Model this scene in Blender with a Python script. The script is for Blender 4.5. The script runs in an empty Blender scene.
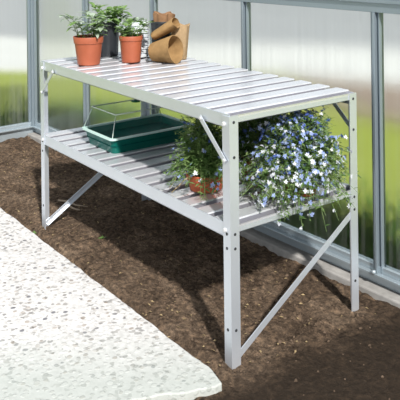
import bpy, math, random
from math import sin, cos, pi, radians
from mathutils import Vector, Matrix, noise, Quaternion

SC = bpy.context.scene
COL = SC.collection
random.seed(7)

# ------------------------------------------------------------------ camera
cam_d = bpy.data.cameras.new('camera')
cam = bpy.data.objects.new('camera', cam_d)
COL.objects.link(cam)
YAW, ROLL = 2.508, -0.012
fwd = Vector((cos(YAW), sin(YAW), 0))
rgt = Vector((sin(YAW), -cos(YAW), 0))
up = Vector((0, 0, 1))
r2 = rgt * cos(ROLL) + up * sin(ROLL)
u2 = up * cos(ROLL) - rgt * sin(ROLL)
M = Matrix((r2, u2, -fwd)).transposed().to_4x4()
M.translation = Vector((3.185, -1.401, 1.308))
cam.matrix_world = M
cam_d.sensor_width = 36.0
cam_d.lens = 36.0 * 724.1 / 400.0
cam_d.shift_y = -0.6355          # a view camera's falling front: verticals stay parallel
cam_d.clip_start = 0.05
SC.camera = cam

# ------------------------------------------------------------------ world, sun, exposure
w = bpy.data.worlds.new('sky')
SC.world = w
w.use_nodes = True
nt = w.node_tree
nt.nodes.clear()
wo = nt.nodes.new('ShaderNodeOutputWorld')
bg = nt.nodes.new('ShaderNodeBackground')
bg.inputs['Color'].default_value = (0.88, 0.94, 1.0, 1)
bg.inputs['Strength'].default_value = 0.85
nt.links.new(bg.outputs[0], wo.inputs[0])

sun_d = bpy.data.lights.new('sun', 'SUN')
sun_d.energy = 5.0
sun_d.angle = radians(2.0)
sun_d.color = (1.0, 0.965, 0.915)
sun = bpy.data.objects.new('sun', sun_d)
COL.objects.link(sun)
sun.location = (4, -2, 4)
sun.rotation_euler = Vector((-1.12, 0.42, -1.0)).to_track_quat('-Z', 'Y').to_euler()

SC.view_settings.view_transform = 'Standard'
SC.view_settings.look = 'None'
SC.view_settings.gamma = 1.0
SC.view_settings.use_curve_mapping = False
SC.view_settings.exposure = -0.12
SC.cycles.use_denoising = True
SC.cycles.max_bounces = 10
SC.cycles.transparent_max_bounces = 16
SC.cycles.caustics_reflective = False
SC.cycles.caustics_refractive = False


# ------------------------------------------------------------------ material helpers
def new_mat(name):
    m = bpy.data.materials.new(name)
    m.use_nodes = True
    t = m.node_tree
    b = t.nodes['Principled BSDF']
    return m, t, b


def col(c):
    return (c[0], c[1], c[2], 1.0)


def coords(t, scale=(1, 1, 1), kind='Object'):
    tc = t.nodes.new('ShaderNodeTexCoord')
    mp = t.nodes.new('ShaderNodeMapping')
    mp.inputs['Scale'].default_value = scale
    t.links.new(tc.outputs[kind], mp.inputs['Vector'])
    return mp.outputs['Vector']


def noise_node(t, vec, scale, detail=4.0, rough=0.55):
    n = t.nodes.new('ShaderNodeTexNoise')
    n.inputs['Scale'].default_value = scale
    n.inputs['Detail'].default_value = detail
    n.inputs['Roughness'].default_value = rough
    t.links.new(vec, n.inputs['Vector'])
    return n.outputs['Fac']


def ramp(t, fac, stops):
    r = t.nodes.new('ShaderNodeValToRGB')
    e = r.color_ramp.elements
    while len(e) > 1:
        e.remove(e[-1])
    for i, (p, c) in enumerate(stops):
        el = e[0] if i == 0 else e.new(p)
        el.position = p
        el.color = col(c) if not isinstance(c, (int, float)) else (c, c, c, 1)
    t.links.new(fac, r.inputs['Fac'])
    return r.outputs['Color']


def mix_col(t, fac, a, b, mode='MIX'):
    n = t.nodes.new('ShaderNodeMix')
    n.data_type = 'RGBA'
    n.blend_type = mode
    for key, v in ((0, fac), (6, a), (7, b)):
        if isinstance(v, (tuple, list)):
            n.inputs[key].default_value = col(v)
        elif isinstance(v, (int, float)):
            n.inputs[key].default_value = v
        else:
            t.links.new(v, n.inputs[key])
    return n.outputs[2]


def bump(t, b, h, strength=0.3, dist=0.01):
    n = t.nodes.new('ShaderNodeBump')
    n.inputs['Strength'].default_value = strength
    n.inputs['Distance'].default_value = dist
    t.links.new(h, n.inputs['Height'])
    t.links.new(n.outputs[0], b.inputs['Normal'])


def simple(name, c, rough=0.5, metal=0.0, var=0.12, scale=30.0, spec=0.5, bmp=0.0, stretch=(1, 1, 1)):
    m, t, b = new_mat(name)
    v = coords(t, stretch)
    f = noise_node(t, v, scale)
    lo = tuple(x * (1 - var) for x in c)
    hi = tuple(min(1, x * (1 + var)) for x in c)
    t.links.new(ramp(t, f, [(0.3, lo), (0.7, hi)]), b.inputs['Base Color'])
    b.inputs['Roughness'].default_value = rough
    b.inputs['Metallic'].default_value = metal
    b.inputs['Specular IOR Level'].default_value = spec
    if bmp:
        bump(t, b, f, bmp, 0.004)
    return m


def leafy(name, c, c2, trans=0.25):
    m, t, b = new_mat(name)
    v = coords(t)
    f = noise_node(t, v, 28.0, 2.0)
    cc = ramp(t, f, [(0.35, c), (0.65, c2)])
    t.links.new(cc, b.inputs['Base Color'])
    b.inputs['Roughness'].default_value = 0.5
    tr = t.nodes.new('ShaderNodeBsdfTranslucent')
    t.links.new(cc, tr.inputs['Color'])
    mx = t.nodes.new('ShaderNodeMixShader')
    mx.inputs[0].default_value = trans
    t.links.new(b.outputs[0], mx.inputs[1])
    t.links.new(tr.outputs[0], mx.inputs[2])
    t.links.new(mx.outputs[0], t.nodes['Material Output'].inputs['Surface'])
    return m


# ------------------------------------------------------------------ mesh builder
class MB:
    def __init__(self):
        self.v, self.f, self.mi = [], [], []
        self.cur = 0

    def add(self, verts, faces):
        o = len(self.v)
        self.v += [tuple(p) for p in verts]
        for fc in faces:
            self.f.append([i + o for i in fc])
            self.mi.append(self.cur)
        return self

    def box(self, a, b):
        x0, y0, z0 = a
        x1, y1, z1 = b
        vs = [(x0, y0, z0), (x1, y0, z0), (x1, y1, z0), (x0, y1, z0),
              (x0, y0, z1), (x1, y0, z1), (x1, y1, z1), (x0, y1, z1)]
        return self.add(vs, [(0, 3, 2, 1), (4, 5, 6, 7), (0, 1, 5, 4), (1, 2, 6, 5), (2, 3, 7, 6), (3, 0, 4, 7)])

    def prism(self, poly, a, b, ux, uy):
        """closed outline poly (in the ux, uy plane) swept from point a to point b"""
        a, b, ux, uy = Vector(a), Vector(b), Vector(ux), Vector(uy)
        n = len(poly)
        vs = [a + ux * p[0] + uy * p[1] for p in poly] + [b + ux * p[0] + uy * p[1] for p in poly]
        fs = [(i, (i + 1) % n, n + (i + 1) % n, n + i) for i in range(n)]
        fs += [tuple(range(n - 1, -1, -1)), tuple(range(n, 2 * n))]
        return self.add(vs, fs)

    def tube(self, pts, rad, seg=6):
        pts = [Vector(p) for p in pts]
        if not isinstance(rad, (list, tuple)):
            rad = [rad] * len(pts)
        vs, fs = [], []
        for i, p in enumerate(pts):
            d = (pts[min(i + 1, len(pts) - 1)] - pts[max(i - 1, 0)]).normalized()
            ref = Vector((0, 0, 1)) if abs(d.z) < 0.95 else Vector((1, 0, 0))
            a = d.cross(ref).normalized()
            b = d.cross(a)
            for k in range(seg):
                th = 2 * pi * k / seg
                vs.append(p + (a * cos(th) + b * sin(th)) * rad[i])
        n = len(pts)
        for i in range(n - 1):
            for k in range(seg):
                k2 = (k + 1) % seg
                fs.append((i * seg + k, i * seg + k2, (i + 1) * seg + k2, (i + 1) * seg + k))
        fs.append(tuple(range(seg - 1, -1, -1)))
        fs.append(tuple((n - 1) * seg + k for k in range(seg)))
        return self.add(vs, fs)

    def lathe(self, prof, seg=36, wob=None, M=None):
        """prof: (radius, z) list; wob(theta, i) -> (radius factor, dz)"""
        vs, fs = [], []
        n = len(prof)
        for i, (r, z) in enumerate(prof):
            for k in range(seg):
                th = 2 * pi * k / seg
                fr, dz = wob(th, i) if wob else (1, 0)
                p = Vector((r * fr * cos(th), r * fr * sin(th), z + dz))
                vs.append(M @ p if M else p)
        for i in range(n - 1):
            for k in range(seg):
                k2 = (k + 1) % seg
                fs.append((i * seg + k, i * seg + k2, (i + 1) * seg + k2, (i + 1) * seg + k))
        if prof[0][0] > 1e-6:
            fs.append(tuple(range(seg - 1, -1, -1)))
        if prof[-1][0] > 1e-6:
            fs.append(tuple((n - 1) * seg + k for k in range(seg)))
        return self.add(vs, fs)

    def leaf(self, p, d, nrm, L, W, bend=0.15, pts=3):
        """a folded pointed leaf from p along d"""
        d = d.normalized()
        s = d.cross(nrm)
        if s.length < 1e-4:
            s = d.cross(Vector((1, 0, 0.3)))
        s.normalize()
        n = s.cross(d)
        rows = [(0, 0.12), (0.33, 0.9), (0.62, 1.0), (0.86, 0.6), (1, 0.05)] if pts > 3 else [(0, 0.1), (0.5, 1.0), (1, 0.06)]
        vs, fs = [], []
        for t_, w_ in rows:
            c = p + d * (L * t_) - n * (bend * L * t_ * t_)
            vs += [c - s * (W * .5 * w_) + n * (W * .14 * w_), c, c + s * (W * .5 * w_) + n * (W * .14 * w_)]
        for i in range(len(rows) - 1):
            a = i * 3
            fs += [(a, a + 1, a + 4, a + 3), (a + 1, a + 2, a + 5, a + 4)]
        return self.add(vs, fs)

    def build(self, name, mat, parent=None, smooth=False, bevel=0.0, link=True):
        me = bpy.data.meshes.new(name)
        me.from_pydata(self.v, [], self.f)
        me.validate()
        for m in (mat if isinstance(mat, (list, tuple)) else [mat]):
            me.materials.append(m)
        if isinstance(mat, (list, tuple)) and len(me.polygons) == len(self.mi):
            me.polygons.foreach_set('material_index', self.mi)
        if smooth:
            me.polygons.foreach_set('use_smooth', [True] * len(me.polygons))
        o = bpy.data.objects.new(name, me)
        if link:
            COL.objects.link(o)
        if parent:
            o.parent = parent
        if bevel:
            b = o.modifiers.new('bevel', 'BEVEL')
            b.width = bevel
            b.segments = 2
            b.limit_method = 'ANGLE'
        return o


def auto_smooth(o, ang=40):
    me = o.data
    me.polygons.foreach_set('use_smooth', [True] * len(me.polygons))
    try:
        me.set_sharp_from_angle(angle=radians(ang))
    except Exception:
        pass
    return o


def tag(o, label, cat, group=None, kind=None):
    o['label'] = label
    o['category'] = cat
    if group:
        o['group'] = group
    if kind:
        o['kind'] = kind
    return o


def thing(name, label, cat, loc=(0, 0, 0), rz=0.0, group=None):
    o = bpy.data.objects.new(name, None)
    o.empty_display_size = 0.05
    COL.objects.link(o)
    o.location = loc
    o.rotation_euler = (0, 0, rz)
    return tag(o, label, cat, group)


def copy_tree(root, loc, rz, label):
    r = root.copy()
    COL.objects.link(r)
    r.location = loc
    r.rotation_euler = (0, 0, rz)
    r['label'] = label
    for ch in list(root.children):
        c = ch.copy()
        COL.objects.link(c)
        c.parent = r
        for g in list(ch.children):
            d = g.copy()
            COL.objects.link(d)
            d.parent = c
    return r


# ------------------------------------------------------------------ materials
def mat_aluminium(name, c=(0.80, 0.82, 0.84), rough=0.36, metal=0.75):
    m, t, b = new_mat(name)
    v = coords(t, (1, 1, 1))
    f = noise_node(t, v, 9.0, 5.0)
    t.links.new(ramp(t, f, [(0.3, tuple(x * .95 for x in c)), (0.7, c)]), b.inputs['Base Color'])
    b.inputs['Metallic'].default_value = metal
    rr = t.nodes.new('ShaderNodeMapRange')
    rr.inputs['To Min'].default_value = rough - .02
    rr.inputs['To Max'].default_value = rough + .04
    t.links.new(f, rr.inputs['Value'])
    t.links.new(rr.outputs[0], b.inputs['Roughness'])
    return m


ALU = mat_aluminium('mill_aluminium', (0.76, 0.81, 0.88), 0.38, 0.62)
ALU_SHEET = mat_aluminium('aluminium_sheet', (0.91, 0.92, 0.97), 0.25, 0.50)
ALU_CHANNEL = mat_aluminium('shaded_channel_aluminium', (0.50, 0.495, 0.55), 0.30, 0.6)  # shade in the deck grooves, painted as a darker metal
ALU_RAIL = mat_aluminium('base_rail_aluminium', (0.52, 0.60, 0.65), 0.35, 0.5)
ALU_FRAME = mat_aluminium('greenhouse_aluminium', (0.34, 0.41, 0.46), 0.42, 0.5)
BOLT_DARK = simple('dark_bolt', (0.06, 0.065, 0.07), 0.5, 0.6)
BOLT_WHITE = simple('zinc_bolt', (0.86, 0.87, 0.88), 0.35, 0.3)
CONCRETE = simple('kerb_concrete', (0.43, 0.415, 0.395), 0.9, 0, 0.18, 22, 0.2, 0.4)
TERRA = simple('terracotta_plastic', (0.43, 0.115, 0.055), 0.45, 0, 0.10, 14)
CLAY = simple('terracotta_clay', (0.52, 0.12, 0.05), 0.7, 0, 0.16, 18)
BLACKP = simple('black_plastic', (0.030, 0.034, 0.040), 0.38, 0, 0.10, 20)
WHITEP = simple('ribbed_white_plastic', (0.78, 0.82, 0.86), 0.35, 0, 0.04, 20)
FIBRE = simple('paper_fibre', (0.38, 0.235, 0.105), 0.95, 0, 0.14, 40, 0.1, 0.5)
FIBRE_PALE = simple('pale_paper_fibre', (0.50, 0.35, 0.20), 0.95, 0, 0.14, 40, 0.1, 0.5)
FIBRE_DARK = simple('brown_paper_fibre', (0.33, 0.19, 0.105), 0.95, 0, 0.16, 40, 0.1, 0.5)
COMPOST = simple('compost', (0.045, 0.028, 0.018), 1.0, 0, 0.4, 80, 0.1, 0.8)
GREEN_TRAY = simple('green_tray_plastic', (0.004, 0.150, 0.118), 0.35, 0, 0.10, 12, 0.25)
RIM_GREEN = simple('pale_green_rim_plastic', (0.66, 0.90, 0.84), 0.25, 0, 0.06, 12)
VENT_GREEN = simple('green_vent_plastic', (0.015, 0.16, 0.09), 0.35)
LEAF_A = leafy('seedling_leaf', (0.15, 0.29, 0.07), (0.33, 0.48, 0.17), 0.35)
LEAF_PALE = leafy('pale_seedling_leaf', (0.34, 0.44, 0.30), (0.56, 0.64, 0.54))
LEAF_L = leafy('lobelia_leaf', (0.10, 0.21, 0.05), (0.30, 0.42, 0.16), 0.4)
STEM = leafy('green_stem', (0.12, 0.20, 0.06), (0.20, 0.30, 0.10), 0.1)
STEM_STRAW = simple('straw_stem', (0.60, 0.44, 0.22), 0.8)
PET_WHITE = leafy('white_petal', (0.78, 0.82, 0.92), (0.90, 0.92, 0.98), 0.2)
PET_PALE = leafy('pale_blue_petal', (0.30, 0.40, 0.74), (0.48, 0.58, 0.88), 0.2)
PET_BLUE = leafy('blue_petal', (0.08, 0.14, 0.48), (0.17, 0.26, 0.66), 0.2)
TWIG = simple('dry_twig', (0.42, 0.33, 0.24), 0.9)


def mat_soil():
    m, t, b = new_mat('garden_soil')
    v = coords(t)
    big = noise_node(t, v, 5.0, 6.0, .6)
    fine = noise_node(t, v, 48.0, 6.0, .75)
    c1 = ramp(t, big, [(0.30, (0.088, 0.061, 0.042)), (0.50, (0.150, 0.106, 0.074)), (0.70, (0.26, 0.19, 0.135))])
    c2 = ramp(t, fine, [(0.32, (0.22, 0.20, 0.19)), (0.50, (0.85, 0.85, 0.85)), (0.68, (2.0, 1.9, 1.75))])
    c = mix_col(t, 1.0, c1, c2, 'MULTIPLY')
    # shade across the door end of the bed, painted into the soil colour
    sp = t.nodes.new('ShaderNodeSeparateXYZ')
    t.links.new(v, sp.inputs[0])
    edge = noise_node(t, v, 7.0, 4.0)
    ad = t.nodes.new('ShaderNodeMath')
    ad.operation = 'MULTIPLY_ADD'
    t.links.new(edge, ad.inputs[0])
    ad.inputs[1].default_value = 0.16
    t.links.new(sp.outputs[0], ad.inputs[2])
    shade_tone = ramp(t, ad.outputs[0], [(0.0, 0.0), (1.0, 1.0)])
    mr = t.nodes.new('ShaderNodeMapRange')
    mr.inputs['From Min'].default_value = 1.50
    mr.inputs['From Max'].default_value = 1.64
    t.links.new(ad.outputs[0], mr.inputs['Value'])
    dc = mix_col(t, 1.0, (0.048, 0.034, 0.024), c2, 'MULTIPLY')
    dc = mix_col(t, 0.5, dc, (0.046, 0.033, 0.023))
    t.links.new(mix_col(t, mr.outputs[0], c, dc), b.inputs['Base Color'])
    b.inputs['Roughness'].default_value = 0.95
    b.inputs['Specular IOR Level'].default_value = 0.15
    bump(t, b, fine, 1.0, 0.014)
    return m


def mat_path():
    m, t, b = new_mat('exposed_aggregate')
    v0 = coords(t)
    wn = t.nodes.new('ShaderNodeTexNoise')
    wn.inputs['Scale'].default_value = 40.0
    t.links.new(v0, wn.inputs['Vector'])
    v = mix_col(t, 0.012, v0, wn.outputs['Color'], 'ADD')
    base = ramp(t, noise_node(t, v, 60, 5, .7), [(0.3, (0.58, 0.565, 0.55)), (0.62, (0.84, 0.825, 0.81))])
    vo = t.nodes.new('ShaderNodeTexVoronoi')
    vo.inputs['Scale'].default_value = 42.0
    vo.inputs['Randomness'].default_value = 1.0
    t.links.new(v, vo.inputs['Vector'])
    peb = ramp(t, vo.outputs['Distance'], [(0.30, 1.0), (0.40, 0.0)])
    hs = t.nodes.new('ShaderNodeSeparateColor')
    t.links.new(vo.outputs['Color'], hs.inputs[0])
    pc = ramp(t, hs.outputs[0], [(0.0, (0.22, 0.22, 0.24)), (0.09, (0.33, 0.32, 0.32)), (0.18, (0.46, 0.40, 0.35)), (0.30, (0.72, 0.70, 0.68)), (0.6, (0.84, 0.83, 0.81)), (1.0, (0.62, 0.58, 0.55))])
    c = mix_col(t, peb, base, pc)
    vo2 = t.nodes.new('ShaderNodeTexVoronoi')
    vo2.inputs['Scale'].default_value = 80.0
    t.links.new(v, vo2.inputs['Vector'])
    h2 = t.nodes.new('ShaderNodeSeparateColor')
    t.links.new(vo2.outputs['Color'], h2.inputs[0])
    spk = ramp(t, h2.outputs[1], [(0.0, (0.35, 0.34, 0.34)), (0.10, (0.6, 0.58, 0.56)), (0.16, (1, 1, 1)), (1.0, (1.0, 1.0, 1.0))])
    c = mix_col(t, 0.8, c, spk, 'MULTIPLY')
    # a greenish grey tint that grows towards the door end of the slab
    al = t.nodes.new('ShaderNodeVectorMath')
    al.operation = 'DOT_PRODUCT'
    t.links.new(v0, al.inputs[0])
    al.inputs[1].default_value = (0.806, -0.592, 0)
    ed = noise_node(t, v0, 5.0, 5.0)
    am = t.nodes.new('ShaderNodeMath')
    am.operation = 'MULTIPLY_ADD'
    t.links.new(ed, am.inputs[0])
    am.inputs[1].default_value = 0.22
    t.links.new(al.outputs['Value'], am.inputs[2])
    ar = t.nodes.new('ShaderNodeMapRange')
    ar.inputs['From Min'].default_value = 1.02
    ar.inputs['From Max'].default_value = 1.34
    ar.inputs['To Max'].default_value = 0.72
    t.links.new(am.outputs[0], ar.inputs['Value'])
    c = mix_col(t, ar.outputs[0], c, (0.47, 0.51, 0.47))
    t.links.new(c, b.inputs['Base Color'])
    b.inputs['Roughness'].default_value = 0.85
    bump(t, b, peb, 0.35, 0.006)
    return m


def mat_lawn():
    m, t, b = new_mat('lawn_grass')
    v = coords(t)
    f = noise_node(t, v, 0.9, 4, .6)
    g = noise_node(t, v, 30, 4, .6)
    c1 = ramp(t, f, [(0.3, (0.27, 0.32, 0.055)), (0.7, (0.34, 0.38, 0.095))])
    c2 = ramp(t, g, [(0.3, (0.75, 0.75, 0.7)), (0.7, (1.2, 1.2, 1.1))])
    t.links.new(mix_col(t, 1.0, c1, c2, 'MULTIPLY'), b.inputs['Base Color'])
    b.inputs['Roughness'].default_value = 0.9
    b.inputs['Specular IOR Level'].default_value = 0.1
    bump(t, b, g, 0.5, 0.02)
    return m


def mat_pane():
    """translucent twin-wall sheet: part see-through, part softly diffusing, faint vertical flutes"""
    m, t, b = new_mat('twin_wall_sheet')
    t.nodes.remove(b)
    v = coords(t, (1, 1, 0.02))
    fl = noise_node(t, v, 55.0, 2.0)
    tr = t.nodes.new('ShaderNodeBsdfTransparent')
    tr.inputs['Color'].default_value = (0.93, 0.96, 0.94, 1)
    rf = t.nodes.new('ShaderNodeBsdfRefraction')
    rf.inputs['Color'].default_value = (0.95, 0.97, 0.96, 1)
    rf.inputs['IOR'].default_value = 1.08
    rf.inputs['Roughness'].default_value = 0.28
    mx = t.nodes.new('ShaderNodeMixShader')
    mx.inputs[0].default_value = 0.72
    t.links.new(tr.outputs[0], mx.inputs[1])
    t.links.new(rf.outputs[0], mx.inputs[2])
    df = t.nodes.new('ShaderNodeBsdfDiffuse')
    df.inputs['Color'].default_value = (0.86, 0.88, 0.88, 1)
    mk = ramp(t, fl, [(0.35, 0.0), (0.70, 0.09)])
    m2 = t.nodes.new('ShaderNodeMixShader')
    t.links.new(mk, m2.inputs[0])
    t.links.new(mx.outputs[0], m2.inputs[1])
    t.links.new(df.outputs[0], m2.inputs[2])
    gl = t.nodes.new('ShaderNodeBsdfGlossy')
    gl.inputs['Roughness'].default_value = 0.25
    gl.inputs['Color'].default_value = (1, 1, 1, 1)
    fr = t.nodes.new('ShaderNodeFresnel')
    fr.inputs['IOR'].default_value = 1.13
    m3 = t.nodes.new('ShaderNodeMixShader')
    t.links.new(fr.outputs[0], m3.inputs[0])
    t.links.new(m2.outputs[0], m3.inputs[1])
    t.links.new(gl.outputs[0], m3.inputs[2])
    t.links.new(m3.outputs[0], t.nodes['Material Output'].inputs['Surface'])
    return m


def mat_clear():
    m, t, b = new_mat('clear_plastic')
    t.nodes.remove(b)
    tr = t.nodes.new('ShaderNodeBsdfTransparent')
    tr.inputs['Color'].default_value = (0.95, 0.975, 0.96, 1)
    gl = t.nodes.new('ShaderNodeBsdfGlossy')
    gl.inputs['Roughness'].default_value = 0.12
    lw = t.nodes.new('ShaderNodeLayerWeight')
    lw.inputs['Blend'].default_value = 0.25
    rp = ramp(t, lw.outputs['Facing'], [(0.0, 0.01), (0.7, 0.03), (1.0, 0.45)])
    mx = t.nodes.new('ShaderNodeMixShader')
    t.links.new(rp, mx.inputs[0])
    t.links.new(tr.outputs[0], mx.inputs[1])
    t.links.new(gl.outputs[0], mx.inputs[2])
    t.links.new(mx.outputs[0], t.nodes['Material Output'].inputs['Surface'])
    return m


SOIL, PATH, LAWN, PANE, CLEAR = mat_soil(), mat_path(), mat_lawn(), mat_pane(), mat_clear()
CLEAR_EDGE = simple('moulded_clear_edge', (0.78, 0.88, 0.84), 0.2, 0, 0.03)
YARD = simple('pale_yard_gravel', (0.66, 0.65, 0.63), 0.95, 0, 0.08, 3.0, 0.1)
BORDER = simple('border_earth', (0.30, 0.235, 0.19), 0.95, 0, 0.2, 3.0, 0.1)
SHADE_GRASS = simple('shade_dark_grass', (0.10, 0.185, 0.045), 0.95, 0, 0.35, 6.0, 0.1)  # dark green standing in for the greenhouse's shade on the lawn

# ------------------------------------------------------------------ ground: bed of soil, path, lawn beyond
GA = radians(1.8856)                         # the greenhouse frame stands a touch askew to the staging
GO = Vector((-1.5947, 0.6578, 0.0))          # its far corner
gu = Vector((cos(GA), sin(GA), 0))
gn = Vector((-sin(GA), cos(GA), 0))


def G(s, n, z=0.0):
    return GO + gu * s + gn * n + Vector((0, 0, z))


def path_edge(x):
    return -0.066 + 0.007 * noise.noise(Vector((x * 9, 3.1, 0))) + 0.004 * noise.noise(Vector((x * 40, 1.1, 0)))


def path_end(y):
    return 1.505 + 0.44 * (y + 0.06) * (1 if y > -0.5 else 0) + (-0.185 if y <= -0.5 else 0) + 0.015 * noise.noise(Vector((y * 14, 7.7, 0))) + 0.006 * noise.noise(Vector((y * 50, 2.7, 0))) - 0.04 * max(0, (y + 0.13) / 0.07) ** 2


def on_path(x, y):
    return y < -0.065 and x < path_end(y)


def soil_z(x, y):
    p = Vector((x, y, 0))
    z = 0.010 * noise.noise(p * 3.0) + 0.008 * noise.noise(p * 13) + 0.010 * noise.noise(p * 34) + 0.006 * abs(noise.noise(p * 75))
    if x > 1.5:
        z *= max(0.25, 1 - (x - 1.5) * 4)
    if y < -0.03 and x < path_end(y) + 0.03:
        z = min(z, 0) - 0.012
    return z - 0.006


mb = MB()
X0, X1, Y0, Y1, ST = -1.66, 2.7, -1.7, 0.80, 0.0125
nx, ny = int((X1 - X0) / ST), int((Y1 - Y0) / ST)
vs = []
for j in range(ny + 1):
    for i in range(nx + 1):
        x, y = X0 + i * ST, Y0 + j * ST
        vs.append((x, y, soil_z(x, y)))
fs = [(j * (nx + 1) + i, j * (nx + 1) + i + 1, (j + 1) * (nx + 1) + i + 1, (j + 1) * (nx + 1) + i) for j in range(ny) for i in range(nx)]
mb.add(vs, fs)
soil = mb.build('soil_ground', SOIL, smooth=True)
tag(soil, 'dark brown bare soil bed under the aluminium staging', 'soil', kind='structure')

# exposed aggregate path
mb = MB()
edge = [(x, path_edge(x)) for x in [(-1.6 + i * 0.02) for i in range(int(3.02 / 0.02))]]
edge = [e for e in edge if e[0] < path_end(-0.07) - 0.004]
end = [(path_end(-0.07 - i * 0.012), -0.07 - i * 0.012) for i in range(1, 75)]
outline = edge + end + [(-1.6, -0.958)]
n = len(outline)
mb.add([(x, y, 0.004) for x, y in outline] + [(x, y, -0.05) for x, y in outline],
       [tuple(range(n - 1, -1, -1)), tuple(range(n, 2 * n))] + [(i, (i + 1) % n, n + (i + 1) % n, n + i) for i in range(n)])
tag(mb.build('path', PATH, bevel=0.004), 'pale exposed aggregate concrete path along the soil bed', 'path', kind='structure')

# lawn outside, dark grass added for the greenhouse's shade, earth border and pale yard beyond
mb = MB()
mb.add([(-40, -30, -0.06), (30, -30, -0.06), (30, 40, -0.06), (-40, 40, -0.06)], [(0, 1, 2, 3)])
tag(mb.build('lawn_ground', LAWN), 'green lawn outside behind the translucent walls', 'lawn', kind='structure')


def slab(name, pts, z0, z1, mat, label, cat, kind='structure'):
    m_ = MB()
    k = len(pts)
    m_.add([(x, y, z1) for x, y in pts] + [(x, y, z0) for x, y in pts],
           [tuple(range(k)), tuple(range(2 * k - 1, k - 1, -1))] + [(i, k + i, k + (i + 1) % k, (i + 1) % k) for i in range(k)])
    return tag(m_.build(name, mat), label, cat, kind=kind)


slab('path_yard', [(-4.7, 1.45), (-2.7, 3.55), (-0.9, 4.3), (3.0, 5.0), (12, 30), (-30, 34), (-30, -6)][::1], -0.2, -0.03, YARD,
     'pale gravel yard beyond the lawn', 'yard')
slab('field_ground', [(-6.6, 3.0), (-3.6, 5.6), (-1.6, 6.6), (4.0, 8.0), (12, 30), (-30, 34), (-30, -6)], -0.2, -0.02, simple('dull_field', (0.36, 0.365, 0.375), 0.95, 0, 0.06, 1.0, 0.1),
     'dull grey-green ground far beyond the pale yard', 'field')
slab('path_added_front', [(2.69, -12), (14, -12), (14, 1.2), (2.69, 1.2)], -0.2, -0.02, simple('added_front_paving', (0.42, 0.40, 0.38), 0.9, 0, 0.1, 3.0, 0.1),  # unseen paving, added so the aluminium does not mirror green lawn
     'unseen grey paving added against green reflections, outside the open end of the greenhouse', 'paving')
slab('path_added_side', [(-1.66, -12), (2.69, -12), (2.69, -1.69), (-1.66, -1.69)], -0.2, -0.02, simple('added_side_paving', (0.42, 0.40, 0.38), 0.9, 0, 0.1, 3.0, 0.1),  # also out of view, added for a neutral reflection in the metal
     'unseen grey paving added against green reflections, beyond the path side of the greenhouse', 'paving')
slab('border_ground', [(-2.72, 3.52), (-0.72, 3.0), (1.6, 3.3), (3.0, 5.0), (-0.9, 4.32)], -0.2, -0.025, BORDER,
     'brown earth border between the lawn and the pale yard', 'border')

rg = random.Random(3)
for place, cnt in (('back', 5600), ('end', 2600)):
    mb = MB()
    for k in range(cnt):
        if place == 'back':
            p = G(rg.uniform(0.1, 3.9), 0.18 + abs(rg.gauss(0, 0.28)), 0)
        else:
            p = G(-0.14 - abs(rg.gauss(0, 0.42)), rg.uniform(-1.6, 1.0), 0)
        h = rg.uniform(0.04, 0.11)
        d = Vector((rg.uniform(-.4, .4), rg.uniform(-.4, .4), 1))
        mb.leaf(Vector((p.x, p.y, -0.06)), d, Vector((rg.uniform(-1, 1), rg.uniform(-1, 1), .2)), h, 0.016, 0.3)
    tag(mb.build('shade_grass', SHADE_GRASS), 'dark grass added as shade along the outside foot of the %s wall' % place, 'grass', kind='stuff')


# ------------------------------------------------------------------ greenhouse frame
def gbox(m_, s0, s1, n0, n1, z0, z1):
    vs_ = [G(s, n_, z) for z in (z0, z1) for s, n_ in ((s0, n0), (s1, n0), (s1, n1), (s0, n1))]
    return m_.add(vs_, [(0, 3, 2, 1), (4, 5, 6, 7), (0, 1, 5, 4), (1, 2, 6, 5), (2, 3, 7, 6), (3, 0, 4, 7)])


PITCH = 0.7425
BACK_END = PITCH * 5
END_LEN = PITCH * 2.5
TOPZ = 1.05
k_tr = 0


def trim(m_, label, cat='frame', mat=None):
    global k_tr
    k_tr += 1
    return tag(m_.build('trim_%d' % k_tr, mat or ALU_FRAME, bevel=0.0015), label, cat, kind='structure')


mb = MB()
gbox(mb, 0.006, BACK_END + .1, -0.062, 0.10, -0.12, 0.020)
tag(mb.build('wall_back_kerb', CONCRETE, bevel=0.006), 'pale concrete kerb under the back greenhouse wall', 'kerb', kind='structure')

# base rails: shaded plinth, stepped sill
mb = MB()
gbox(mb, -0.02, BACK_END + .1, -0.004, 0.05, 0.02, 0.062)
gbox(mb, 0.0, BACK_END + .1, -0.034, 0.05, 0.060, 0.070)
gbox(mb, 0.0, BACK_END + .1, -0.012, 0.02, 0.070, 0.094)
trim(mb, 'aluminium base rail of the back greenhouse wall', 'rail', ALU_RAIL)
mb = MB()
gbox(mb, -0.05, 0.004, -END_LEN, 0.02, -0.08, 0.062)
gbox(mb, -0.05, 0.030, -END_LEN, 0.0, 0.060, 0.070)
gbox(mb, -0.02, 0.012, -END_LEN, 0.0, 0.070, 0.094)
trim(mb, 'aluminium base rail of the end greenhouse wall', 'rail', ALU_RAIL)


def post_back(s):
    m_ = MB()
    gbox(m_, s - 0.020, s + 0.020, -0.006, 0.014, 0.07, TOPZ)
    gbox(m_, s - 0.006, s + 0.006, -0.026, -0.004, 0.07, TOPZ)
    gbox(m_, s - 0.020, s - 0.016, -0.014, -0.004, 0.07, TOPZ)
    gbox(m_, s + 0.016, s + 0.020, -0.014, -0.004, 0.07, TOPZ)
    return m_


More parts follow.
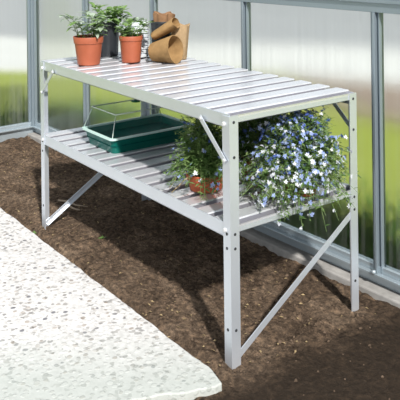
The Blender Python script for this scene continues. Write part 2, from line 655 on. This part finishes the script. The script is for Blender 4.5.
order = ['second', 'third', 'fourth', 'fifth', 'sixth']
for i in range(1, 6):
    trim(post_back(i * PITCH), 'aluminium glazing bar, %s upright of the back wall from the far corner' % order[i - 1], 'post')
mb = MB()
gbox(mb, -0.03, 0.030, -0.034, 0.03, 0.06, 1.9)
gbox(mb, 0.030, 0.044, -0.020, 0.0, 0.07, TOPZ)
gbox(mb, -0.010, 0.010, -0.050, -0.03, 0.07, 1.9)
trim(mb, 'aluminium corner post at the far end of the greenhouse', 'post')
for i in range(1, 3):
    m_ = MB()
    nn = -i * PITCH
    gbox(m_, -0.014, 0.006, nn - 0.026, nn + 0.026, 0.07, 1.9)
    gbox(m_, 0.004, 0.030, nn - 0.010, nn + 0.010, 0.07, 1.9)
    trim(m_, 'aluminium glazing bar, %s upright of the end wall from the corner' % order[i - 1], 'post')

# eaves gutter
mb = MB()
gbox(mb, 0.0, BACK_END + .1, -0.022, 0.03, 1.05, 1.088)
gbox(mb, 0.0, BACK_END + .1, -0.030, 0.10, 1.086, 1.10)
gbox(mb, 0.0, BACK_END + .1, 0.085, 0.10, 1.10, 1.15)
gbox(mb, 0.0, BACK_END + .1, -0.030, -0.022, 1.10, 1.16)
trim(mb, 'aluminium eaves rail along the top of the back wall', 'rail')

# bolts that hold the bars to the base rail: knob-like clamps
for i in (1, 2, 3, 4):
    m_ = MB()
    m_.lathe([(0.0, -0.006), (0.007, -0.006), (0.009, 0), (0.007, .007), (0.0, .008)], 10, M=Matrix.Translation(G(i * PITCH, -0.038, 0.078)))
    k_tr += 1
    tag(m_.build('trim_%d' % k_tr, ALU_RAIL, smooth=True), 'small pale clamp at the foot of the %s upright of the back wall' % order[i - 1], 'clamp', kind='structure')

for i in range(5):
    m_ = MB()
    gbox(m_, i * PITCH + 0.012, (i + 1) * PITCH - 0.012, 0.0015, 0.0075, 0.075, TOPZ + .01)
    tag(m_.build('window_%d' % (i + 1), PANE), 'translucent panel of the back wall, %s from the far corner' % (['first'] + order)[i], 'window', kind='structure')
for i in range(3):
    m_ = MB()
    gbox(m_, -0.0075, -0.0015, -min(END_LEN, (i + 1) * PITCH) + 0.012, -i * PITCH - 0.012, 0.075, 1.9)
    tag(m_.build('window_%d' % (i + 6), PANE), 'translucent panel of the end wall, %s from the corner' % (['first'] + order)[i], 'window', kind='structure')

# ------------------------------------------------------------------ the staging
L, W, H, S = 1.42, 0.584, 0.78, 0.436
st = thing('staging_bench', 'two-tier aluminium slatted greenhouse staging standing on the soil', 'bench', (0, 0, 0))
LW, LT = 0.036, 0.0035


def leg(cx, cy, sx, sy):
    m_ = MB()
    poly = [(0, 0), (-sx * LW, 0), (-sx * LW, -sy * LT), (-sx * LT, -sy * LT), (-sx * LT, -sy * LW), (0, -sy * LW)]
    if sx * sy < 0:
        poly = poly[::-1]
    m_.prism(poly, (cx, cy, -0.02), (cx, cy, H - 0.006), (1, 0, 0), (0, 1, 0))
    return m_.build('leg', ALU, st)


def bolt(parent, p, axis, r, mat, hgt=0.003):
    q = Vector((0, 0, 1)).rotation_difference(Vector(axis))
    m_ = MB()
    m_.lathe([(r, -0.001), (r, hgt * .6), (r * .7, hgt), (0, hgt)], 10, M=Matrix.Translation(Vector(p)) @ q.to_matrix().to_4x4())
    return m_.build('bolt', mat, parent, smooth=False)


legs = {}
for key, cx, cy, sx, sy in (('A', L, 0, 1, -1), ('B', 0, 0, -1, -1), ('C', L, W, 1, 1), ('D', 0, W, -1, 1)):
    lg = leg(cx, cy, sx, sy)
    legs[key] = lg
    xo = cx - sx * 0.018
    yo = cy - sy * 0.018
    fy = (0, sy, 0)
    fx = (sx, 0, 0)
    for z in (0.405, 0.36, 0.105):
        bolt(lg, (xo, cy, z), fy, 0.0048, BOLT_DARK, 0.002)
        bolt(lg, (cx, yo, z), fx, 0.0048, BOLT_DARK, 0.002)
    bolt(lg, (cx - sx * .026, cy, 0.748), fy, 0.0075, BOLT_WHITE, 0.006)
    bolt(lg, (cx - sx * .026, cy, 0.415), fy, 0.0075, BOLT_WHITE, 0.006)
    for z in (0.755, 0.645):
        bolt(lg, (cx, yo, z), fx, 0.0048, BOLT_DARK, 0.002)

RT = 0.003


def rail_long(y0, sgn, ztop, hgt, flange=0.02):
    m_ = MB()
    ya = y0 + sgn * LT
    m_.box((LT, min(ya, ya + sgn * RT), ztop - hgt), (L - LT, max(ya, ya + sgn * RT), ztop))
    yb = ya + sgn * flange
    m_.box((LT, min(ya, yb), ztop - hgt), (L - LT, max(ya, yb), ztop - hgt + RT))
    return m_.build('long_rail', ALU, st, bevel=0.0008)


def rail_short(x0, sgn, ztop, hgt):
    m_ = MB()
    xa = x0 + sgn * LT
    m_.box((min(xa, xa + sgn * RT), 0.008, ztop - hgt), (max(xa, xa + sgn * RT), W - 0.008, ztop))
    xb = xa + sgn * 0.02
    m_.box((min(xa, xb), 0.008, ztop - hgt), (max(xa, xb), W - 0.008, ztop - hgt + RT))
    return m_.build('short_rail', ALU, st, bevel=0.0008)


rail_long(0, 1, H, 0.044)
rail_long(W, -1, H - 0.012, 0.034)
rail_short(0, 1, H - 0.012, 0.020)
rail_short(L, -1, H - 0.010, 0.020)
rail_long(0, 1, S, 0.046)
rail_long(W, -1, S - 0.012, 0.034)
rail_short(0, 1, S - 0.012, 0.020)
rail_short(L, -1, S - 0.010, 0.020)


def slats(name, z, nslat=15):
    """slatted aluminium deck: raised flat treads with narrow channels between, pressed in one sheet"""
    m_ = MB()
    x0, x1 = 0.006, L - 0.001
    p = (x1 - x0) / nslat
    pr = []
    for i in range(nslat):
        a = x0 + i * p
        pr += [(a + .000, z - 0.004), (a + 0.003, z), (a + p * .62, z), (a + p * .66, z - .004), (a + p * .68, z - 0.026), (a + p * .96, z - 0.026), (a + p * .98, z - 0.004)]
    pr.append((x1, z - 0.004))
    ya, yb = 0.0068, W - 0.002
    vs_, fs_ = [], []
    k = len(pr)
    th = 0.0012
    for y in (ya, yb):
        vs_ += [(x, y, zz) for x, zz in pr]
    for y in (ya, yb):
        vs_ += [(x, y, zz - th) for x, zz in pr]
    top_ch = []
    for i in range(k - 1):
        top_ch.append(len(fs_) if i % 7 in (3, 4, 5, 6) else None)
        fs_.append((i, i + 1, k + i + 1, k + i))
        fs_.append((2 * k + i, 3 * k + i, 3 * k + i + 1, 2 * k + i + 1))
        fs_.append((i, 2 * k + i, 2 * k + i + 1, i + 1))
        fs_.append((k + i, k + i + 1, 3 * k + i + 1, 3 * k + i))
    fs_.append((0, k, 3 * k, 2 * k))
    fs_.append((k - 1, 3 * k - 1, 4 * k - 1, 2 * k - 1))
    m_.add(vs_, fs_)
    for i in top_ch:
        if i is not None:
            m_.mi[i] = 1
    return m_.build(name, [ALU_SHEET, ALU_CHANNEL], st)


slats('slatted_top', H)
slats('slatted_shelf', S)


def bar(name, a, b, ux, uy, wd=0.022, th=0.003, lip=0.014):
    m_ = MB()
    h2 = wd / 2
    poly = [(-h2, 0), (h2, 0), (h2, th), (-h2 + th, th), (-h2 + th, lip), (-h2, lip)] if lip > th else [(-h2, 0), (h2, 0), (h2, th), (-h2, th)]
    m_.prism(poly, a, b, ux, uy)
    return m_.build(name, ALU, st, bevel=0.0005)


# end braces: foot of the front leg up to the middle of the rear leg
for x, ix in ((L - LT, -1), (LT, 1)):
    a, b = Vector((x, 0.018, 0.012)), Vector((x, W - 0.016, 0.352))
    d = (b - a).normalized()
    bar('end_brace', a, b, Vector((1, 0, 0)).cross(d), Vector((ix, 0, 0)))
# short corner braces from the long rails to the legs
for y, iy in ((0.0, 1), (W, -1)):
    for x, ix in ((L, -1), (0, 1)):
        off = -0.0025 if iy > 0 else 0.0025
        a = Vector((x + ix * 0.150, y + off, H - 0.030))
        b = Vector((x + ix * 0.016, y + off, H - 0.150))
        d = (b - a).normalized()
        o = bar('corner_brace', a, b, Vector((0, 1, 0)).cross(d) * (1 if ix * iy < 0 else -1), Vector((0, -iy, 0)), 0.017, 0.003, 0.003)
        for q in (a + d * .008, b - d * .008):
            bolt(o, (q.x, q.y - iy * 0.0025, q.z), (0, -iy, 0), 0.006, BOLT_WHITE, 0.004)


# ------------------------------------------------------------------ pots
def pot_profile(rb, rt, h, rim_h=0.022, rim_w=0.004, wall=0.004, soil_z=None):
    rr = rb + (rt - rb) * (1 - rim_h / h)
    return [(rb * .82, 0.003), (rb * .9, 0.0), (rb, 0.004), (rr - 0.001, h - rim_h), (rr + rim_w, h - rim_h + 0.001), (rt + rim_w * .6, h - 0.002),
            (rt + rim_w * .2, h), (rt - wall, h - 0.001), (rr - wall, h - rim_h), (rb * .9, 0.008), (0.0, 0.008)]


def make_pot(name, label, loc, rb, rt, h, mat, soil_h=None, rim_h=0.022, rim_w=0.003, ribs=False, rz=0.0, group=None):
    t_ = thing(name, label, 'pot', loc, rz, group)
    m_ = MB()
    prof = pot_profile(rb, rt, h, rim_h, rim_w)
    if ribs:
        prof = [(rb * .9, 0.0)]
        k = 9
        for i in range(k):
            z0, z1 = h * i / k, h * (i + 1) / k
            ra = rb + (rt - rb) * i / k
            prof += [(ra, z0 + 0.002), (ra + .006, z0 + 0.005), (ra + .006, z1 - 0.004), (ra, z1 - 0.002)]
        prof += [(rt - .006, h), (rb * .9, 0.01), (0, 0.01)]
    m_.lathe(prof, 40)
    auto_smooth(m_.build('pot_body', mat, t_), 38)
    if soil_h:
        m_ = MB()
        rs = rb + (rt - rb) * soil_h / h - 0.003
        m_.lathe([(rs, soil_h - .01), (rs, soil_h), (rs * .5, soil_h + .004), (0, soil_h + .005)], 24, wob=lambda th, i: (1, .002 * sin(5 * th + i)))
        m_.build('compost_fill', COMPOST, t_, smooth=True)
    return t_


def seedlings(parent, z0, rad, n, hmin, hmax, ll, lw, pale=0.0, lean=(0, 0), seed=1, spread=1.0):
    rg_ = random.Random(seed)
    for i in range(n):
        m_ = MB()
        a = rg_.uniform(0, 2 * pi)
        rr = rad * math.sqrt(rg_.random())
        base = Vector((rr * cos(a), rr * sin(a), z0))
        h = rg_.uniform(hmin, hmax)
        out = Vector((cos(a), sin(a), 0)) * (spread * h * rg_.uniform(.1, .7)) + Vector((lean[0], lean[1], 0)) * h
        tip = base + out + Vector((0, 0, h))
        mid = base + out * .35 + Vector((0, 0, h * .6))
        m_.cur = 2
        m_.tube([base, mid, tip], [0.0018, 0.0014, 0.0008], 5)
        k = rg_.randint(7, 10)
        for j in range(k):
            f_ = rg_.uniform(.3, 1.0) if j < k - 3 else 1.0
            p = base.lerp(mid, f_ / .6) if f_ < .6 else mid.lerp(tip, (f_ - .6) / .4)
            b_ = rg_.uniform(0, 2 * pi)
            d = Vector((cos(b_), sin(b_), rg_.uniform(-.1, .9)))
            m_.cur = 1 if rg_.random() < pale * f_ else 0
            m_.leaf(p, d, Vector((0, 0, 1)), ll * rg_.uniform(.6, 1.15), lw * rg_.uniform(.7, 1.1), rg_.uniform(.1, .5), 5)
        m_.build('seedling', [LEAF_A, LEAF_PALE, STEM], parent, smooth=True)


T = H + 0.0005
p1 = make_pot('plant_pot', 'larger terracotta-coloured pot of tall leafy seedlings at the front edge of the staging', (0.262, 0.118, T), 0.050, 0.067, 0.128, TERRA, 0.112, 0.030, 0.0025, group=None)
seedlings(p1, 0.110, 0.050, 17, 0.05, 0.118, 0.050, 0.024, 0.8, (0, 0), 5, 1.0)
p2 = make_pot('plant_pot', 'smaller terracotta-coloured pot of low seedlings beside the brown fibre pots', (0.327, 0.300, T), 0.043, 0.053, 0.122, TERRA, 0.108, 0.022, 0.0025)
seedlings(p2, 0.106, 0.040, 15, 0.03, 0.080, 0.040, 0.021, 0.20, (0, 0), 9, 1.0)
p3 = make_pot('plant_pot', 'black plastic pot of green seedlings standing behind the larger terracotta-coloured pot', (0.078, 0.318, T), 0.050, 0.058, 0.165, BLACKP, 0.150, 0.010, 0.0015)
seedlings(p3, 0.148, 0.048, 18, 0.02, 0.085, 0.055, 0.027, 0.08, (0, -.1), 21, 1.5)
p5 = make_pot('plant_pot', 'white ribbed plastic pot standing behind the smaller terracotta-coloured pot', (0.205, 0.396, T), 0.058, 0.066, 0.170, WHITEP, 0.150, ribs=True)
seedlings(p5, 0.148, 0.050, 9, 0.01, 0.03, 0.035, 0.017, 0.5, (0, 0), 33, 1.0)

p4 = make_pot('plant_pot', 'tall black plastic pot holding crumpled brown fibre pots', (0.290, 0.497, T), 0.050, 0.056, 0.172, BLACKP, None, 0.010, 0.0015)


# ------------------------------------------------------------------ brown fibre pots
def fibre_pot(label, loc, axis, rb, rt, Ln, mat, squash=1.0, crumple=0.04, seed=1, sq_axis=None):
    """open tapered paper pot: base at the object's origin, mouth along axis"""
    axis = Vector(axis).normalized()
    rg_ = random.Random(seed)
    ph = [rg_.uniform(0, 6.28) for _ in range(6)]

    def wob(th, i):
        a = i / 8.0
        f_ = 1 + crumple * (sin(3 * th + ph[0]) * .6 + sin(5 * th + ph[1]) * .5 + .4 * sin(9 * th + ph[2])) * min(1, a)
        return f_, crumple * .25 * sin(4 * th + ph[3]) * min(1, a) * Ln

    prof = [(rb * .85, 0.0), (rb, 0.003)]
    for i in range(1, 7):
        prof.append((rb + (rt - rb) * i / 6, Ln * i / 6))
    ti = 0.003
    prof += [(rt - ti, Ln + 0.0005)]
    for i in range(5, 0, -1):
        prof.append((rb + (rt - rb) * i / 6 - ti, Ln * i / 6))
    prof += [(rb - ti, 0.006), (0, 0.006)]
    nP = len(prof)

    def wob2(th, i):
        j = i if i <= 8 else 8 - (i - 8)
        return wob(th, max(0, j))

    z = axis
    x = Vector(sq_axis) if sq_axis else Vector((0, 0, 1))
    x = (x - z * x.dot(z)).normalized()
    y = z.cross(x)
    R = Matrix((x * squash, y, z)).transposed().to_4x4()
    m_ = MB()
    m_.lathe(prof, 40, wob2, R)
    o = m_.build('fibre_pot', mat, None)
    auto_smooth(o, 50)
    o.location = loc
    return tag(o, label, 'pot', 'brown paper fibre pots on the staging')


def seat(o, z):
    """drop or lift a piece so its lowest point rests at height z"""
    lo = min((v.co.z for v in o.data.vertices))
    o.location.z = z - lo


ax = Vector((0.90, 0.40, 0.0))
d1 = fibre_pot('light brown fibre pot lying in front of the tall black pot with its mouth open', (0.378, 0.386, 0), ax, 0.042, 0.064, 0.125, FIBRE, 1.0, 0.03, 2)
# tilt so that its tapered side lies flat on the slats
d1.data.transform(Matrix.Rotation(math.atan((0.064 - 0.042) / 0.125), 4, ax.cross(Vector((0, 0, 1))).normalized()))
seat(d1, T)
d2 = fibre_pot('light brown fibre pot lying aslant on top of the open-mouthed one', (0.357, 0.403, H + 0.112), (0.105, 0.076, 0.076), 0.032, 0.043, 0.130, FIBRE, 0.62, 0.05, 5)
d3 = fibre_pot('pale crumpled fibre pot tipped up behind the lying ones', (0.402, 0.520, T), (0.02, 0.01, 1.0), 0.034, 0.048, 0.160, FIBRE_PALE, 0.9, 0.13, 8)
d4 = fibre_pot('darker brown crumpled fibre pot standing in the tall black pot', (0.290, 0.497, T + 0.085), (0.03, 0.02, 1.0), 0.040, 0.053, 0.122, FIBRE_DARK, 0.95, 0.20, 11)

# ------------------------------------------------------------------ propagator: green tray with clear lid
Z0 = S + 0.0005
pr = thing('propagator', 'green seed tray propagator with a clear lid on the lower shelf', 'propagator', (0.397, 0.290, Z0))


def frustum(m_, hx0, hy0, z0, hx1, hy1, z1, n=6, rc=0.02, cap0=True, cap1=True):
    def ring(hx, hy, z):
        pts = []
        for cx, cy, a0 in ((1, 1, 0), (-1, 1, pi / 2), (-1, -1, pi), (1, -1, 1.5 * pi)):
            for i in range(n + 1):
                a = a0 + (pi / 2) * i / n
                pts.append((cx * (hx - rc) + rc * cos(a), cy * (hy - rc) + rc * sin(a), z))
        return pts
    A, B = ring(hx0, hy0, z0), ring(hx1, hy1, z1)
    k = len(A)
    fs_ = [(i, (i + 1) % k, k + (i + 1) % k, k + i) for i in range(k)]
    if cap0:
        fs_.append(tuple(range(k - 1, -1, -1)))
    if cap1:
        fs_.append(tuple(range(k, 2 * k)))
    m_.add(A + B, fs_)
    return m_


HX, HY, RH = 0.140, 0.215, 0.062
m_ = MB()
frustum(m_, HX - .026, HY - .026, 0, HX - .010, HY - .010, RH, cap1=False)
frustum(m_, HX - .013, HY - .013, RH, HX - .029, HY - .029, 0.004, cap0=False, cap1=True)
m_.build('tray', GREEN_TRAY, pr, smooth=False)
m_ = MB()
for (a, b, c, d) in ((HX - .013, HY - .013, HX, HY),):
    frustum(m_, a, b, RH, c, d, RH, cap0=False, cap1=False)
    frustum(m_, c, d, RH, c, d, RH + .007, cap0=False, cap1=False)
    frustum(m_, c, d, RH + .007, a, b, RH + .007, cap0=False, cap1=False)
    frustum(m_, a, b, RH + .007, a, b, RH, cap0=False, cap1=False)
m_.build('tray_rim', RIM_GREEN, pr)
m_ = MB()
frustum(m_, HX - .016, HY - .016, 0.030, HX - .0155, HY - .0155, 0.034)
m_.build('compost_fill', simple('dark_green_matting', (0.004, 0.11, 0.095), 0.6, 0, .3, 40, 0.08), pr)
lid = MB()
LX, LY, LH = HX - .034, HY - .040, 0.165
frustum(lid, HX - .004, HY - .004, RH + .008, LX + .006, LY + .006, LH - .012, cap0=False, cap1=False)
frustum(lid, LX + .006, LY + .006, LH - .012, LX - .004, LY - .004, LH, cap0=False, cap1=True)
lo_ = lid.build('clear_lid', CLEAR, pr, smooth=False)
# the thick moulded corners and ridge of the lid catch the light
em = MB()
for sx in (-1, 1):
    for sy in (-1, 1):
        em.tube([(sx * (HX - .012), sy * (HY - .012), RH + .008), (sx * (LX - .001), sy * (LY - .001), LH - .012)], 0.0022, 6)
loop = [(LX, LY), (-LX, LY), (-LX, -LY), (LX, -LY), (LX, LY)]
em.tube([(x, y, LH - 0.004) for x, y in loop], 0.0028, 6)
em.build('lid_edge', CLEAR_EDGE, lo_, smooth=True)
for yv in (0.02, 0.11):
    vm = MB()
    vm.lathe([(0.020, LH), (0.022, LH + .004), (0.018, LH + .007), (0.006, LH + .008), (0.006, LH + .016), (0, LH + .017)], 20, M=Matrix.Translation((-0.05, yv, 0)))
    vm.build('vent_knob', VENT_GREEN, lo_, smooth=False)


# ------------------------------------------------------------------ lobelias
def flower_mesh(name, mat, r, seed):
    rg_ = random.Random(seed)
    m_ = MB()
    for a, ln, wd in ((0, 1.0, .62), (0.9, 1.0, .58), (-0.9, 1.0, .58), (2.5, .65, .34), (-2.5, .65, .34)):
        d = Vector((cos(a), sin(a), 0.12 + rg_.uniform(-.1, .15)))
        m_.leaf(Vector((0, 0, 0)), d, Vector((0, 0, 1)), r * ln, r * wd * 1.1, .12)
    me_o = m_.build(name, mat, None, link=False)
    me = me_o.data
    bpy.data.objects.remove(me_o)
    return me


FL = {'w': flower_mesh('white_flower', PET_WHITE, 0.0108, 1), 'p': flower_mesh('pale_flower', PET_PALE, 0.0108, 2), 'b': flower_mesh('blue_flower', PET_BLUE, 0.0108, 3)}
CAMP = Vector((3.185, -1.401, 1.308))


def lobelia(label, loc, rb, rt, h, nstem, rx, ry, top, seed, nflow, droop=0.5, white_bias=0.5, front=0.0, keep=lambda p: True, back=1.0, group='flowering lobelias on the lower shelf'):
    t_ = thing('potted_lobelia', label, 'plant', loc, 0, group)
    m_ = MB()
    m_.lathe(pot_profile(rb, rt, h, 0.024, 0.004), 36)
    auto_smooth(m_.build('clay_pot', CLAY, t_), 38)
    m_ = MB()
    m_.lathe([(rt - .008, h - .03), (rt - .006, h - .012), (0, h - .006)], 20)
    m_.build('compost_fill', COMPOST, t_, smooth=True)
    rg_ = random.Random(seed)
    lm, sm = MB(), MB()
    tips = []
    for i in range(nstem):
        a = rg_.uniform(0, 2 * pi)
        rr = (rt - .015) * math.sqrt(rg_.random())
        base = Vector((rr * cos(a), rr * sin(a), h - .01))
        if rg_.random() < front:
            a = rg_.gauss(-1.05, .65)
        el = rg_.random()
        lenf = rg_.uniform(.55, 1.0)
        out = el ** 0.8
        tip = Vector((rx * out * cos(a) * lenf, ry * out * sin(a) * lenf, h + (top - h) * (1 - out ** 2.2) * lenf - droop * out ** 4 * h * lenf))
        tip += Vector((rg_.gauss(0, .014), rg_.gauss(0, .014), rg_.gauss(0, .010)))
        wp = Vector(loc) + tip
        if not keep(wp):
            continue
        tip.z = max(tip.z, 0.012) if (0.0 < wp.y < W and wp.x < L) else tip.z
        ctl = base.lerp(tip, .5) + Vector((0, 0, .035 + .05 * out))
        pts = [base.lerp(ctl, s_).lerp(ctl.lerp(tip, s_), s_) for s_ in (0, .25, .5, .75, 1)]
        sm.tube(pts, [0.0013, .0012, .001, .0009, .0006], 4)
        k = 15
        for j in range(k):
            f_ = rg_.uniform(.18, 1.0)
            x_ = f_ * 4
            q = pts[min(3, int(x_))].lerp(pts[min(3, int(x_)) + 1], x_ - min(3, int(x_)))
            b_ = rg_.uniform(0, 2 * pi)
            d = Vector((cos(b_), sin(b_), rg_.uniform(-.3, .8)))
            lm.leaf(q, d, Vector((rg_.uniform(-.4, .4), rg_.uniform(-.4, .4), 1)), rg_.uniform(.016, .030), rg_.uniform(.005, .009), .3)
        for f_ in (1.0, rg_.uniform(.85, .98), rg_.uniform(.6, .9)):
            x_ = f_ * 3.999
            q = pts[int(x_)].lerp(pts[int(x_) + 1], x_ - int(x_))
            tips.append((q + Vector((rg_.gauss(0, .005), rg_.gauss(0, .005), rg_.uniform(0, .008))), (q - Vector((0, 0, h * .5))).normalized()))
    lm.build('foliage', LEAF_L, t_)
    sm.build('stems', STEM, t_)
    rg_.shuffle(tips)
    tips = tips[:nflow]
    fl = []
    for p, n_ in tips:
        hgt = p.z / top
        u_ = rg_.random()
        key = 'w' if u_ < white_bias * (1.25 - hgt * 1.15) else ('p' if u_ < white_bias * (1.25 - hgt * 1.15) + .42 else 'b')
        n_ = (n_ + Vector((rg_.gauss(0, .5), rg_.gauss(0, .5), rg_.gauss(0, .4)))).normalized()
        fl.append((p, n_, key, rg_.uniform(.7, 1.15), rg_.uniform(0, 6.28)))
    # those turned to the open front of the greenhouse show largest
    fl.sort(key=lambda e: -((CAMP - Vector(loc) - e[0]).normalized().dot(e[1]) + .8 * (CAMP - Vector(loc) - e[0]).normalized().dot(e[0].normalized())))
    rest = {}
    rm = MB()
    keys = ['w', 'p', 'b']
    for i, (p, n_, key, s_, ro) in enumerate(fl):
        q = n_.to_track_quat('Z', 'Y') @ Quaternion((0, 0, 1), ro)
        if i < 100:
            o = bpy.data.objects.new('flower', FL[key])
            COL.objects.link(o)
            o.parent = t_
            o.location = p
            o.rotation_mode = 'QUATERNION'
            o.rotation_quaternion = q
            o.scale = (s_, s_, s_)
            o['label'] = {'w': 'white lobelia flower', 'p': 'pale blue lobelia flower', 'b': 'deep blue lobelia flower'}[key]
        else:
            rm.cur = keys.index(key)
            me = FL[key]
            rm.add([p + q @ (v.co * s_) for v in me.vertices], [tuple(pl.vertices) for pl in me.polygons])
    if rm.v:
        o = rm.build('flowers', [PET_WHITE, PET_PALE, PET_BLUE], t_)
        o['kind'] = 'stuff'
        o['label'] = 'the many smaller lobelia flowers'
    return t_


def inside_tiers(p):
    """keep stems off the deck above and from passing through the shelf"""
    if p.z > H - 0.05:
        return False
    if p.z < S + 0.004 and (-0.02 < p.y < W + 0.02) and p.x < L + 0.012:
        return False
    if p.x > 1.36 and p.y > 0.52:
        return False
    if p.y > 0.70:
        return False
    return True


lb1 = lobelia('lobelia in a wide clay pot behind the near front leg, mostly leaf with few flowers', (1.098, 0.146, Z0), 0.058, 0.070, 0.062, 420, 0.165, 0.175, 0.290, 4, 130, 1.0, .50, keep=inside_tiers, front=.06)
lb2 = lobelia('large lobelia covered in blue and white flowers at the right end of the shelf', (1.340, 0.380, Z0), 0.052, 0.064, 0.095, 1400, 0.215, 0.285, 0.305, 12, 1900, 1.5, .64, keep=inside_tiers, front=.42)
lb3 = lobelia('dense blue-flowered lobelia between the other two, behind the near front leg', (1.130, 0.370, Z0), 0.052, 0.064, 0.095, 650, 0.170, 0.175, 0.310, 31, 420, 1.2, .40, keep=inside_tiers, front=.15)


def dry_stem(parent, pts):
    m_ = MB()
    m_.tube(pts, .0016, 5)
    m_.build('dry_stem', STEM_STRAW, parent, smooth=True)['label'] = 'straw-coloured dry stem'


dry_stem(lb1, [(.03, -.055, .085), (-.005, -.085, .050), (-.03, -.105, .018), (-.035, -.125, .004)])
dry_stem(lb1, [(.01, -.06, .09), (-.02, -.10, .07), (-.04, -.13, .02)])
dry_stem(lb2, [(.065, -.02, .115), (.078, -.01, .08), (.082, .0, .03)])
dry_stem(lb2, [(.06, -.06, .10), (.075, -.075, .06), (.08, -.08, .02)])

# ------------------------------------------------------------------ small things on the soil
rg = random.Random(17)
mb = MB()
for k in range(2600):
    x, y = rg.uniform(-1.5, 1.9), rg.uniform(-.06, .57)
    if on_path(x, y + .01) or (x > 1.48 and rg.random() < .85):
        continue
    r = rg.choice((.003, .004, .004, .005, .006, .009)) * rg.uniform(.6, 1.2)
    z = soil_z(x, y) + r * .35
    vsx = []
    for dx, dy, dz in ((1, 0, 0), (-1, 0, 0), (0, 1, 0), (0, -1, 0), (0, 0, 1), (0, 0, -1)):
        f_ = r * rg.uniform(.6, 1.2)
        vsx.append((x + dx * f_, y + dy * f_, z + dz * f_ * .8))
    mb.add(vsx, [(0, 2, 4), (2, 1, 4), (1, 3, 4), (3, 0, 4), (2, 0, 5), (1, 2, 5), (3, 1, 5), (0, 3, 5)])
tag(mb.build('soil_crumbs', simple('crumbly_soil', (0.135, 0.096, 0.068), 1, 0, .45, 25, .1), smooth=False), 'loose crumbs and clods lying on the brown soil', 'soil crumbs', kind='stuff')
mb = MB()
for k in range(420):
    x, y = rg.uniform(-1.3, 1.48), rg.uniform(-.05, .66)
    if on_path(x, y + .01):
        continue
    a = rg.uniform(0, 6.28)
    mb.leaf(Vector((x, y, soil_z(x, y) + .005)), Vector((cos(a), sin(a), rg.uniform(0, .4))), Vector((rg.uniform(-.5, .5), rg.uniform(-.5, .5), 1)), rg.uniform(.008, .018), rg.uniform(.004, .009), .2)
tag(mb.build('leaf_litter', simple('dry_leaf_bits', (0.36, 0.27, 0.15), .9, 0, .4, 9, .1)), 'tiny dry leaf scraps scattered over the soil', 'leaf litter', kind='stuff')


def twig(label, pts, r):
    m_ = MB()
    m_.tube(pts, [r, r * .9, r * .7, r * .4][:len(pts)], 6)
    return tag(m_.build('twig', TWIG, smooth=True), label, 'twig')


twig('pale dry twig lying across the soil by the far front leg', [(-0.25, 0.20, .010), (-.20, .23, .012), (-.13, .24, .011), (-.08, .28, .009)], .005)
twig('short pale stick pointing at the slanted end brace by the far front leg', [(-0.16, 0.21, .009), (-.10, .21, .010), (-.06, .225, .009)], .005)


def weed(label, x, y, n_, s_, seed):
    rg_ = random.Random(seed)
    t_ = thing('weed_seedling', label, 'weed', (x, y, soil_z(x, y)))
    m_ = MB()
    for i in range(n_):
        a = rg_.uniform(0, 6.28)
        m_.leaf(Vector((0, 0, 0.002)), Vector((cos(a), sin(a), rg_.uniform(.2, 1.2))), Vector((0, 0, 1)), s_ * rg_.uniform(.6, 1.1), s_ * .4, .3, 5)
    m_.build('leaves', LEAF_A, t_, smooth=True)


weed('tiny green weed in the soil strip beside the path', 0.295, 0.160, 7, 0.024, 2)
weed('small weed tuft at the path edge by the far front leg', 0.02, -0.045, 8, 0.022, 6)
